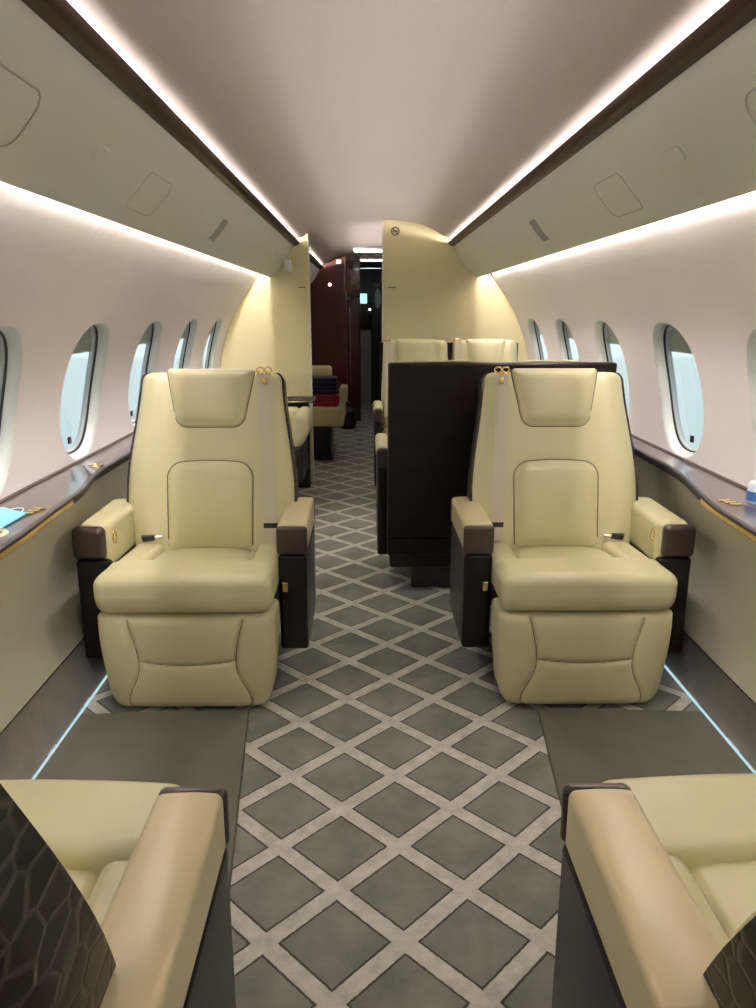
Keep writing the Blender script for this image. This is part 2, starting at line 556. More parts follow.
# lower walls, skirting
for side, sn in ((-1, 'left'), (1, 'right')):
    S = SL[side]
    pf = [(S['low']-.02, .672), (S['low']-.004, .60), (S['low'], .5), (S['low']-.002, .35), (S['seam']+.008, .22), (S['seam'], .158)]
    mb = MB()
    mb.prism([(side*x, z) for x, z in pf]+[(side*1.25, .158), (side*1.25, .672)], Y0, YF)
    struct(mb.build('wall_%s_lower' % sn, 'lower', sharp=30), 'cream leather lower sidewall under the %s ledge' % sn, 'wall')
    mb = MB().prism([(side*(S['seam']+.002), .150), (side*(S['floor']+.02), .06), (side*S['floor'], .0), (side*1.25, .0), (side*1.25, .150)], Y0, YF)
    struct(mb.build('baseboard_%s' % sn, 'skirt'), 'grey carpeted skirting along the %s wall' % sn, 'baseboard')
    mb = MB().prism([(side*(S['seam']+.012), .150), (side*(S['seam']+.012), .158), (side*1.25, .158), (side*1.25, .150)], Y0, YF)
    struct(mb.build('trim_%d' % (1 if side < 0 else 2), 'black'))

struct(MB().rbox((0, Y0-.03, .95), (2.6, .06, 2.0), .005).build('wall_rear', 'bulk'), 'cream leather bulkhead closing the rear of the cabin', 'wall')

# bulkheads at YB with the aisle opening between them
def bulkhead(name, xa, xb, side, label):
    pr = PR[side]; outer = []
    for i in range(40):
        x, z, n = pr.at(pr.len*i/39*.93); outer.append((x*.9995, z))
    top = []
    lim = .70
    xs = [side*lim+(xa-side*lim)*i/24 for i in range(25)]
    top = [(x, ceil_z(x)-.002) for x in xs]
    low = [(xa, .0), (side*(SL[side]['floor']-.002), .0), (side*(SL[side]['seam']-.006), .155), (side*(SL[side]['low']-.004), .45)]
    prof = low + [(x-side*.002, z) for x, z in outer[:-3]] + top
    mb = MB().prism(prof, YB, YB+.035)
    return struct(mb.build(name, 'bulk', sharp=30), label, 'wall')
bulkhead('wall_front_left', -.462, 0, -1, 'cream bulkhead panel on the left of the aisle opening')
bulkhead('wall_front_right', .064, 0, 1, 'cream bulkhead panel on the right of the aisle opening')
struct(MB().rbox((-.460, YB+.0175, .87), (.010, .045, 1.735), .003).build('trim_3', 'wall'))
struct(MB().rbox((.062, YB+.0175, .93), (.010, .045, 1.855), .003).build('trim_4', 'wall'))

# ------------------------------------------------------------------ overhead panels, coves
def bin_at(side, t):
    """point on the sloped overhead panel: t=0 top edge, 1 bottom edge, with its outward normal"""
    ax, az, bx, bz = .562, 1.700, .722, 1.492
    bul = .018*math.sin(PI*t)
    dx, dz = bx-ax, bz-az; l = math.hypot(dx, dz)
    nx, nz = dz/l, -dx/l             # towards the aisle / down
    if nz > 0: nx, nz = -nx, -nz
    return Vector((side*(ax+dx*t+nx*bul), 0, az+dz*t+nz*bul)), Vector((side*nx, 0, nz)), Vector((side*dx/l, 0, dz/l)), l
def on_bin(side, y, t, h=0.):
    p, n, d, l = bin_at(side, t); q = p+n*h; return Vector((q.x, y, q.z))
for side, sn in ((-1, 'left'), (1, 'right')):
    root = thing('overhead_panel', 'long sloped grey-beige overhead service panel along the %s side' % sn, 'overhead panel', (side*.64, (Y0+YB)/2, 1.49))
    off = -Vector(root.location)
    def add(mb, name, mat, par=root, sharp=38):
        o = mb.build(name, mat, None, sharp); o.data.transform(Matrix.Translation(off)); o.parent = par; return o
    prof = [bin_at(side, i/16)[0] for i in range(17)]
    prof = [(p.x, p.z) for p in prof]+[(side*.734, 1.487), (side*.742, 1.492), (side*.738, 1.515), (side*.735, 1.60), (side*.732, 1.698), (side*.60, 1.698)]
    add(MB().prism(prof, Y0+.01, YB-.004), 'body', 'bin', sharp=45)
    # end light near the bulkhead, oxygen doors, vents, reading lamps
    def outline(y0, y1, t0, t1, rr, name, mat='bin_line', rad=.0022):
        l = bin_at(side, .5)[3]
        pts = rpoly([(y0, t0*l), (y1, t0*l), (y1, t1*l), (y0, t1*l)], rr)
        add(MB().tube([on_bin(side, a, b/l, .0005) for a, b in pts], rad, 6, True), name, mat)
    def plate(y0, y1, t0, t1, rr, name, mat, h=.004):
        l = bin_at(side, .5)[3]
        pts = rpoly([(y0, t0*l), (y1, t0*l), (y1, t1*l), (y0, t1*l)], rr)
        return add(MB().pad(pts, -.004, h, .0005, .002, lambda a, b, w: on_bin(side, a, b/l, w), 4), name, mat)
    for yc in (1.20,):
        outline(yc-.25, yc+.25, .36, .80, .03, 'mask_door_joint')
    for yc in (1.80,):
        plate(yc-.05, yc+.05, .44, .58, .016, 'reading_light', 'bin')
    for yc in (2.25,):
        outline(yc-.12, yc+.12, .40, .84, .03, 'panel_joint', rad=.0011)
    for yc in (3.22,):
        plate(yc-.05, yc+.05, .40, .78, .004, 'speaker_grille', 'grille', .002)
    for yc in (4.9,):
        plate(yc-.02, yc+.02, .3, .40, .01, 'air_vent', 'bin', .003)
    # reading downlights: lamp in each fixture
    for yc in (-2.8, -1.8, -.9, .1, 1.80, 3.0, 4.2, 5.1):
        if yc != 1.80: plate(yc-.022, yc+.022, .45, .57, .016, 'reading_light', 'bin', .003)
        ld = bpy.data.lights.new('reading_lamp', 'SPOT'); ld.energy = READ; ld.color = (1., .95, .82)
        ld.spot_size = R(125); ld.spot_blend = 1.; ld.shadow_soft_size = .05
        lo = bpy.data.objects.new('reading_lamp', ld); C.objects.link(lo); lo.parent = root
        lo.location = on_bin(side, yc, .51, .02)+off
        lo.rotation_euler = (0, side*R(20), 0)
    # glossy dark wood strip along the top edge
    st = []
    ca = [(.520, 1.724), (.524, 1.714), (.536, 1.704), (.552, 1.698), (.5625, 1.699), (.566, 1.706), (.556, 1.714), (.538, 1.722), (.526, 1.7255)]
    sp = thing('cove_strip', 'glossy dark wood strip edging the ceiling light cove on the %s' % sn, 'trim strip', (side*.54, (Y0+YB)/2, 1.70))
    o = MB().prism([(side*x, z) for x, z in ca], Y0+.01, YB-.003).build('strip', 'strip', None, 50)
    o.data.transform(Matrix.Translation(-Vector(sp.location))); o.parent = sp
    add(MB().rbox((side*.694, (Y0+YB)/2, 1.708), (.024, YB-Y0-.05, .012), .001), 'ceiling_light_strip', 'led')
    add(MB().rbox((side*.632, (Y0+YB)/2, 1.704), (.012, YB-Y0-.05, .008), .001), 'ceiling_light_strip', 'led_inner')
    add(MB().rbox((side*.7465, (Y0+YB)/2, 1.652), (.012, YB-Y0-.05, .02), .001), 'wall_light_strip', 'led_low' if side > 0 else 'led_low_left')
# forward cabin continuation
for side, sn in ((-1, 'left'), (1, 'right')):
    root = thing('overhead_panel', 'short grey overhead panel beyond the %s bulkhead' % sn, 'overhead panel', (side*.64, 7.1, 1.49))
    prof = [bin_at(side, i/16)[0] for i in range(17)]
    prof = [(p.x-side*.64, p.z-1.49) for p in prof]+[(side*.094, -.003), (side*.098, .03), (side*.095, .11), (side*.092, .20), (-side*.04, .21)]
    MB().prism(prof, -1.455, 1.48).build('body', 'bin', root, 45)
    MB().prism([(side*(x-.64), z-1.49) for x, z in ca], -1.455, 1.48).build('strip', 'strip', root, 50)
    p = on_bin(side, 0, .5, .002)
    MB().rbox((p.x-side*.64, 0, p.z-1.49), (.03, .06, .012), .004, rot=Matrix.Rotation(side*.9, 3, 'Y')).build('air_vent', 'bin', root)
    MB().rbox((side*.006, 0, .221), (.024, 2.9, .010), .001).build('ceiling_light_strip', 'led_forward', root)
# exit fixture at the front end of the left panel
p = on_bin(-1, 5.45, .50, .042)
t = thing('passenger_sign', 'small shiny passenger sign box at the front end of left overhead panel', 'sign', p)
MB().rbox((0, 0, 0), (.045, .10, .075), .01).build('housing', 'white', t)
MB().rbox((.018, -.015, -.018), (.03, .085, .05), .006).build('lens', 'white', t)

# ------------------------------------------------------------------ ledges
def ledge(side, front, label):
    fy = [p[0] for p in front]; fx = [p[1] for p in front]
    def fr(y):                                       # smooth interpolation
        for i in range(len(fy)-1):
            if fy[i] <= y <= fy[i+1]:
                t = (y-fy[i])/(fy[i+1]-fy[i]); return fx[i]+(fx[i+1]-fx[i])*(t*t*(3-2*t) if abs(fx[i+1]-fx[i]) > .02 else t)
        return fx[-1]
    root = thing('side_ledge', label, 'ledge', (side*1.0, 2., .675))
    off = Vector((-side*1.0, -2., -.675))
    ys = [Y0+.02+(YB-.03-Y0)*i/180 for i in range(181)]
    full = ys
    Rr = SL[side]['R']
    def sweep(sec, name, mat, sharp=40):
        n = len(sec(fr(0))); vs = []; fs = []
        for y in ys:
            vs += [Vector((side*x, y, z))+off for x, z in sec(fr(y))]
        for j in range(len(ys)-1):
            for k in range(n): fs.append((j*n+k, j*n+(k+1) % n, (j+1)*n+(k+1) % n, (j+1)*n+k))
        fs += [tuple(range(n))[::-1], tuple((len(ys)-1)*n+k for k in range(n))]
        return MB().add(vs, fs).build(name, mat, root, sharp)
    sweep(lambda f: [(Rr-.006, .711), (f+.008, .711), (f+.008, .7060), (Rr-.006, .7060)], 'top', 'ledge')
    sweep(lambda f: [(f+.0078, .7108), (f+.002, .7100), (f-.002, .706), (f-.003, .700), (f-.001, .686), (f+.012, .676), (Rr-.03, .676), (Rr-.03, .7058), (f+.0078, .7058)], 'front_edge', 'edge')
    ys = [y for y in ys if y < 2.24]
    sweep(lambda f: [(f-.0045, .700), (f-.0045, .688), (f+.006, .6775), (f+.012, .676), (f+.012, .700)], 'gold_trim', 'gold')
    ys = full
    sweep(lambda f: [(Rr-.005, .711), (Rr-.016, .711), (Rr-.014, .717), (Rr-.006, .719)], 'wall_bead', 'bead')
    return root
ledge(-1, [(Y0, .985), (1.15, .985), (1.6, .915), (1.75, .918), (2.25, .942), (2.62, .992), (3.1, .997), (YB, .997)],
      'glossy dark wood ledge with gold edge under the left windows')
ledge(1, [(Y0, .985), (1.25, .985), (1.7, .928), (1.95, .940), (2.72, 1.040), (3.2, 1.05), (YB, 1.05)],
      'glossy dark wood ledge with gold edge under the right windows')

# small gold buttons, rings and objects on the ledges
def buttons(x, y, label):
    t = thing('switch_panel', label, 'switch panel', (x, y, .711))
    for k in range(3):
        MB().rbox((-.0 + .006*k*(1 if x < 0 else -1), .024*(k-1), .0025), (.034, .014, .005), .002).build('button', 'gold', t)
    return t
buttons(-.985, 2.05, 'row of three gold push buttons in the left ledge')
buttons(1.01, 2.12, 'row of three gold push buttons in the right ledge')
t = thing('outlet_ring', 'small round gold outlet set in the left ledge past the window', 'outlet', (-1.03, 2.70, .711))
MB().lathe([(0, .002), (.013, .002), (.016, .005), (.022, .005), (.024, .0)], n=28).build('ring', 'gold', t)
MB().lathe([(0, .0035), (.010, .0035), (.012, .0015)], n=20).build('socket', 'black', t)
t = thing('cup_holder', 'round cream rimmed cup holder sunk in the left ledge', 'cup holder', (-1.0, 1.83, .711))
MB().lathe([(.0, .0008), (.034, .0008), (.036, .004), (.045, .004), (.048, .0)], n=36).build('rim', 'cream', t)
MB().lathe([(0, .0012), (.033, .0012), (.034, .0006)], n=30).build('well', 'ledge', t)
# face mask lying on the ledge
t = thing('face_mask', 'light blue and white surgical face mask lying on the left ledge', 'face mask', (-1.03, 1.94, .711))
def mk(u, v):
    x = u*.045; y = v*.085
    z = .006 + .030*(1-u*u)*(1-v*v) + .003*math.sin(u*12)*(1-v*v)
    return (x, y, z)
us = [-1+2*i/24 for i in range(25)]
MB().grid(mk, us, us).grid(lambda u, v: (u*.045, v*.085, .0015), us, us, True).build('mask_cloth', 'bluecloth', t)
MB().grid(lambda u, v: (mk(u, v)[0]*1.0, mk(u, v)[1], mk(u, v)[2]+.0012), [-1+.5*i/8 for i in range(9)], us).build('white_edge', 'white', t)
MB().tube([(.03*math.cos(a)*.8, .085+.055*math.sin(a), .004) for a in [PI*i/16 for i in range(17)]], .0016, 6).build('ear_loop', 'white', t)
MB().tube([(.03*math.cos(a)*.8, -.085-.055*math.sin(a), .004) for a in [PI*i/16 for i in range(17)]], .0016, 6).build('ear_loop', 'white', t)
# bottle on the right ledge
t = thing('sanitizer_bottle', 'small pale plastic bottle with blue label on the right ledge', 'bottle', (1.082, 2.125, .711))
MB().lathe([(0, 0), (.024, 0), (.027, .004), (.027, .052), (.022, .062), (.010, .067), (0, .067)], n=28).build('bottle_body', 'clear', t)
MB().lathe([(.0275, .008), (.0278, .01), (.0278, .034), (.0275, .036)], n=28).build('bottle_label', 'bluecap', t)
MB().lathe([(0, .067), (.013, .067), (.013, .084), (.011, .087), (0, .087)], n=24).build('bottle_cap', 'white', t)
# outline of a small access cover on each lower wall
for side, y, z in ((1, 2.0, .50), (-1, 1.95, .50)):
    x = side*(SL[side]['low']-.0015)
    o = MB().tube([(x, y+a, z+b) for a, b in rpoly([(-.03, -.05), (.03, -.05), (.03, .05), (-.03, .05)], .006)], .0016, 6, True).build('access_cover', 'lower')
    recentre(o, (x, y, z-.05)); tag(o, 'faint rectangular access cover on the %s lower sidewall' % ('right' if side > 0 else 'left'), 'cover')

# ------------------------------------------------------------------ floor items
def floor_light(x, y0, y1, label):
    o = MB().rbox((x, (y0+y1)/2, .005), (.006, y1-y0, .008), .002).build('floor_light', 'led_floor')
    recentre(o, (x, (y0+y1)/2, .001)); tag(o, label, 'floor light')
floor_light(-.972, .9, 5.4, 'glowing blue-white floor light along the left skirting')
floor_light(1.026, .9, 5.4, 'glowing blue-white floor light along the right skirting')
floor_light(-.50, 5.85, 6.10, 'short glowing floor light beyond the left bulkhead')
def floor_mat(pts, label):
    mb = MB().pad(rpoly(pts, .012, 4), .0006, .011, .0, .005, lambda x, y, w: (x, y, w), 2)
    o = mb.build('floor_mat', 'mat', None, 50)
    c = (sum(p[0] for p in pts)/4, sum(p[1] for p in pts)/4, .0006); recentre(o, c); tag(o, label, 'mat', 'plain mats between facing seats')
floor_mat([(-.966, .80), (-.300, .80), (-.435, 2.215), (-.966, 2.185)], 'plain grey floor mat between the two seats on the left')
floor_mat([(.365, .80), (1.019, .80), (1.019, 2.175), (.497, 2.205)], 'plain grey floor mat between the two seats on the right')

# ------------------------------------------------------------------ club seats
A_REC = R(16)
def make_back_map(rec, y0=.49, z0=.400):
    d = Vector((0, math.sin(rec), math.cos(rec))); n = Vector((0, -math.cos(rec), math.sin(rec)))
    b = Vector((0, y0, z0))
    def mp(x, s_, w):
        v = s_/.66
        cur = .018*math.sin(PI*min(1, max(0, v))*.9) - .012*sm(.7, 1., v)*0
        p = b+d*s_+n*(w+cur)
        return (x, p.y, p.z)
    return mp
LB = .655
def back_hw(v):
    w = .280+.024*sm(0, .28, v)-.048*sm(.30, 1., v)
    rr = .034; dz = (1-v)*LB
    if dz < rr: w -= rr-math.sqrt(max(0, rr*rr-(rr-dz)**2))
    return w
def body_w(u, v):
    e = (max(0, 1-abs(u)**9))**.45*(max(0, 1-max(0, (v-.90)/.10)**4))**.45
    return .045*e + .012*sm(.58, .80, abs(u))*e
def seat_meshes(m, rec=A_REC, wide=1.0, cf=0.):
    """mesh list for a club seat facing -y; the aisle arm on side m of x.  (name, mesh, parent key, key, label)"""
    out = []
    X = lambda f: (lambda *a: (lambda p: (m*wide*p[0], p[1], p[2]))(f(*a)))
    def put(mb, name, mat, par=None, key=None, label=None, sharp=38):
        mb.v = [(m*wide*x, y, z) for x, y, z in mb.v]
        out.append((name, mb.mesh(name, mat, sharp), par, key, label))
    # --- leg rest
    Z0, Hh = .014, .330
    def hw(v):
        w = .258+.018*sm(0, .8, v); z = v*Hh
        if z < .075: w -= .60*(.075-math.sqrt(max(0, .075**2-(.075-z)**2)))
        if Hh-z < .016: w -= .016-math.sqrt(max(0, .016**2-(.016-(Hh-z))**2))
        return w
    def seam_u(v):                                    # curved upright seam
        return .66-.10*math.sin(PI*min(1, max(0, (v-.05)/.95)))**1.2+.14*(1-sm(0, .5, v))
    def front(u, v):
        x = u*hw(v)
        e = max(0, 1-abs(u)**10)**.5*max(0, 1-abs(2*v-1)**12)**.5
        y = .045-.045*e+.018*(1-v)**2
        d1 = (abs(u)-seam_u(v))*.27
        g = math.exp(-(d1/.0045)**2)
        vs = .53-.045*(1-min(1, (u/.56)**2))
        if abs(u) < seam_u(vs): g = max(g, math.exp(-(((v-vs)*Hh)/.0042)**2))
        pf = .006*math.exp(-(min(abs(d1), abs((v-vs)*Hh) if abs(u) < seam_u(v) else 9)/.02)**2)
        y += (.008*g+pf*.8)*e
        return (x, y+cf, Z0+v*Hh)
    us, vs = clus(130), [0]+[.5+.5*math.sin((i/100*2-1)*PI/2) for i in range(1, 100)]+[1]
    mb = MB().grid(front, us, vs)
    mb.grid(lambda u, v: (u*hw(v), .15+cf, Z0+v*Hh), us, [0, 1] if False else vs, True)
    bu = [(u, 0) for u in us]
    def rim(path):
        a = [front(u, v) for u, v in path]; b = [(p[0], .15+cf, p[2]) for p in a]; n = len(a)
        mb.add(a+b, [(i, i+1, n+i+1, n+i) for i in range(n-1)])
    rim([(u, 0) for u in us]); rim([(u, 1) for u in us]); rim([(-1, v) for v in vs]); rim([(1, v) for v in vs])
    put(mb, 'leg_rest', 'cream', None, 'leg', sharp=60)
    mb = MB()
    for sg in (-1, 1):
        mb.tube([(lambda p: (p[0], p[1]-.0010, p[2]))(front(sg*seam_u(v), v)) for v in [.03+.92*i/40 for i in range(41)]], .0018, 6)
    def smile(u): return (.53-.045*(1-min(1, (u/.56)**2)))
    mb.tube([front(u, smile(u)) for u in [-.53+1.06*i/40 for i in range(41)]], .0018, 6)
    put(mb, 'seam', 'seam', 'leg', None, 'stitched seams darkened with painted groove shade')
    # --- seat cushion
    def fb(p):
        x, y, z = p; k = 1-(x/.285)**2
        z2 = z+(.010*k*sm(-.06, .06, z))
        y2 = y-.008*k*(1-sm(-.1, .02, y))
        if z < 0 and y < 0: y2 += .010*sm(0, .06, -z)
        x2 = x*(1-.012*sm(0, .06, -z))
        z2 += .0025*math.sin(x*31+1)*math.sin(y*40)*sm(0, .06, z)
        return (x2, y2, z2)
    put(MB().rbox((0, .088+cf, .4085), (.545, .19, .122), .034, 6, 14, fb), 'seat_bolster', 'cream', sharp=70)
    def pan(p):
        x, y, z = p; t = (y+.18)/.36
        return (x*(1-.10*t), y, z-.030*t+.012*(1-(x/.19)**2)*sm(-.02, .03, z)-.008*sm(.6, 1, t))
    put(MB().rbox((0, .335, .400), (.372, .37, .085), .026, 5, 10, pan), 'seat_panel', 'cream', sharp=70)
    for sg in (-1, 1):
        def bol(p, sg=sg):
            x, y, z = p; t = (y+.18)/.36
            return (x-sg*.010*t*(1 if x*sg < 0 else 0), y, z-.020*t+.008*sm(-.02, .03, z))
        put(MB().rbox((sg*.224, .335, .405), (.095, .37, .09), .026, 5, 6, bol), 'side_bolster', 'cream', sharp=70)
    # --- backrest
    mp = make_back_map(rec)
    us = clus(56); vs = [i/40 for i in range(37)]+[.92, .935, .95, .96, .97, .98, .987, .993, .997, 1.0]
    vs = sorted(set(vs))
    def bf(u, v): return mp(u*back_hw(v), v*LB, body_w(u, v))
    def bb(u, v): return mp(u*back_hw(v), v*LB, -.055)
    mb = MB().grid(bf, us, vs).grid(bb, us, vs, True)
    for path in ([(u, 0) for u in us], [(u, 1) for u in us], [(-1, v) for v in vs], [(1, v) for v in vs]):
        a = [bf(*q) for q in path]; b = [bb(*q) for q in path]; n = len(a)
        mb.add(a+b, [(i, i+1, n+i+1, n+i) for i in range(n-1)])
    put(mb, 'backrest', 'cream', None, 'back', sharp=70)
    def bw_at(x, s_): return body_w(min(.999, abs(x)/back_hw(min(.999, s_/LB))), min(.9, s_/LB))
    ol = rpoly([(-.118, .448), (.118, .448), (.160, .662), (-.160, .662)], [.045, .045, .014, .014], 8)
    put(MB().pad(ol, .02, .056, .020, .012, mp), 'headrest', 'cream', 'back', 'head', sharp=70)
    put(MB().tube([mp(x, s_, bw_at(x, s_)) for x, s_ in ol if s_ < .652], .0026, 6), 'seam', 'seam', 'head', None, 'stitched seam darkened with painted groove shade')
    ol = rpoly([(-.150, .012), (.150, .012), (.153, .315), (-.153, .315)], [.012, .012, .05, .05], 8)
    ol = [(x, s_+(.012*(1-(x/.15)**2) if s_ > .2 else 0)) for x, s_ in ol]
    put(MB().pad(ol, .02, .052, .018, .011, mp), 'back_cushion', 'cream', 'back', 'cush', sharp=70)
    put(MB().tube([mp(x*1.006, s_, bw_at(x, s_)) for x, s_ in ol if s_ > .02], .0026, 6), 'seam', 'seam', 'cush', None, 'stitched seam darkened with painted groove shade')
    # seams around the two pads
    # shell behind
    def shw(s_): return back_hw(max(0, min(1, s_/LB)))+.005
    def ss_(v): return v*(LB-.004)-.10*(1-v)
    def sf(u, v): return mp(u*shw(ss_(v)), ss_(v), .020)
    def sb(u, v):
        e = (max(0, 1-abs(u)**6))**.5*(max(0, 1-max(0, (v-.85)/.15)**3))**.5
        return mp(u*shw(ss_(v)), ss_(v), -.058-.085*e)
    mb = MB().grid(sf, us, vs, True).grid(sb, us, vs)
    for path in ([(u, 0) for u in us], [(u, 1) for u in us], [(-1, v) for v in vs], [(1, v) for v in vs]):
        a = [sf(*q) for q in path]; b = [sb(*q) for q in path]; n = len(a)
        mb.add(a+b, [(i, i+1, n+i+1, n+i) for i in range(n-1)])
    put(mb, 'back_shell', 'croc', None, 'shell', 'dark brown crocodile-grain leather shell', 60)
    # --- shoulder belt on the aisle side
    def bw(x, s_): return body_w(min(.999, abs(x)/back_hw(min(.999, s_/LB))), min(.9, s_/LB))
    def rib(mb, x0f, s0, s1, hw_, lift=.003, n=30):
        for i in range(n):
            pass
        ss = [s0+(s1-s0)*i/n for i in range(n+1)]
        mb.grid(lambda a, s_: mp(x0f(s_)+a*hw_, s_, bw(x0f(s_)+a*hw_, s_)+lift+.002), [-1, -.5, 0, .5, 1], ss)
        mb.grid(lambda a, s_: mp(x0f(s_)+a*hw_*1.0, s_, bw(x0f(s_)+a*hw_, s_)+lift-.003), [-1, -.5, 0, .5, 1], ss, True)
        for sg in (-1, 1):
            mb.grid(lambda w, s_: mp(x0f(s_)+sg*hw_, s_, bw(x0f(s_)+sg*hw_, s_)+lift-.003+w*.005), [0, 1], ss)
        return mb
    bx = lambda s_: .222-.030*(s_/LB)
    put(rib(MB(), bx, .03, .64, .024), 'shoulder_belt', 'belt', 'back', 'belt', 'pale grey webbing', 60)
    put(rib(MB(), bx, .082, .100, .0255, .0045, 4), 'belt_stop', 'black', 'belt', None, None, 60)
    mb = MB()
    q = Vector(mp(.192, .652, .05))
    for dx in (-.014, .014):
        mb.tube([q+Vector((dx+.013*math.cos(a), -.004, .004+.010*math.sin(a))) for a in [2*PI*i/16 for i in range(16)]], .0032, 8, True)
    mb.rbox(q+Vector((0, -.004, -.012)), (.052, .012, .010), .003)
    put(mb, 'belt_guide', 'gold', 'belt', None, 'small gold belt guide')
    q = Vector(mp(.197, .612, .066))
    put(MB().rbox(q, (.018, .012, .024), .004), 'belt_clip', 'gold', 'belt')
    # --- lap belt buckle lying on the wall side of the seat
    mb = MB().rbox((-.222, .452, .462), (.048, .03, .022), .006, rot=Matrix.Rotation(.5, 3, 'Z'))
    put(mb, 'lap_buckle', 'black', None, 'lap', 'black lap belt buckle')
    put(MB().rbox((-.184, .445, .468), (.030, .026, .012), .004, rot=Matrix.Rotation(.2, 3, 'Z')), 'buckle_tongue', 'chrome', 'lap')
    # --- aisle arm
    def crown(p):
        x, y, z = p; return (x, y, z+.004*(1-(x/.05)**2)*sm(0, .04, z))
    put(MB().rbox((.318, .405, .528), (.098, .372, .096), .012, 4, 6, crown), 'arm_pad', 'cream_arm', None, 'apad', sharp=70)
    put(MB().rbox((.3185, .207, .524), (.101, .026, .096), .012, 4, 4), 'arm_end_cap', 'dark_leather', None, None, 'dark brown leather end cap', 60)
    put(MB().rbox((.319, .598, .524), (.098, .020, .092), .009, 4, 2), 'arm_end_cap', 'dark_leather', None, None, 'dark brown leather end cap', 60)
    put(MB().rbox((.318, .404, .307), (.094, .408, .335), .012, 4, 2), 'arm_panel', 'dark_panel', None, 'apan', 'dark wood side panel', 60)
    put(MB().rbox((.292, .199, .365), (.020, .008, .034), .003), 'latch', 'gold', 'apan', None, 'small gold latch')
    # --- wall arm
    def wc(p):
        x, y, z = p
        return (x, y, z+.006*(1-(x/.055)**2)*sm(0, .05, z))
    put(MB().rbox((-.331, .400, .500), (.108, .352, .150), .020, 5, 6, wc), 'arm_pad', 'cream', None, None, sharp=70)
    put(MB().rbox((-.345, .214, .516), (.106, .046, .110), .020, 5, 4), 'arm_end_cap', 'dark_leather', None, None, 'dark brown leather end cap', 60)
    put(MB().rbox((-.338, .403, .283), (.114, .398, .350), .014, 4, 2), 'arm_panel', 'dark_panel', None, None, 'dark wood side panel', 60)
    mb = MB().tube([(-.279, .262+.019*math.cos(a), .522+.019*math.sin(a)) for a in [2*PI*i/24 for i in range(24)]], .0042, 8, True)
    for a in range(4):
        an = a*PI/2+.4
        mb.tube([(-.280, .262, .522), (-.279, .262+.018*math.cos(an), .522+.018*math.sin(an))], .003, 6)
    put(mb, 'recline_knob', 'gold', None, None, 'round gold control knob')
    # --- frame and pedestal
    put(MB().rbox((0, .34, .335), (.545, .38, .09), .01), 'seat_frame', 'black')
    mb = MB().rbox((0, .34, .15), (.34, .34, .30), .015).rbox((0, .36, .016), (.42, .46, .028), .008)
    put(mb, 'pedestal', 'black')
    return out
def place(ms, name, label, cat, loc, rz, group):
    r = thing(name, label, cat, loc, rz, group); keys = {}
    for nm, me, par, key, lab in ms:
        o = bpy.data.objects.new(nm, me); C.objects.link(o)
        o.parent = keys[par] if par else r
        o.location = (0, -.3, 0) if not par else (0, 0, 0)
        if key: keys[key] = o
        if lab: o['label'] = lab
    return r
SA = seat_meshes(1); SB = seat_meshes(-1)
SA2 = seat_meshes(1, R(27), 1., .035); SB2 = seat_meshes(-1, R(21), 1., .035)
G = 'club seats around the near aisle'
place(SA, 'club_seat', 'whole cream leather club seat facing the camera, left of the aisle', 'seat', (-.617, 2.472, 0), 0, G)
place(SB, 'club_seat', 'whole cream leather club seat facing the camera, right of the aisle', 'seat', (.633, 2.472, 0), 0, G)
place(SB2, 'club_seat', 'nearest left club seat seen from behind, with dark crocodile-grain back shell', 'seat', (-.627, .885, 0), PI, G)
place(SA2, 'club_seat', 'nearest right club seat seen from behind, its dark back barely showing', 'seat', (.607, .885, 0), PI, G)

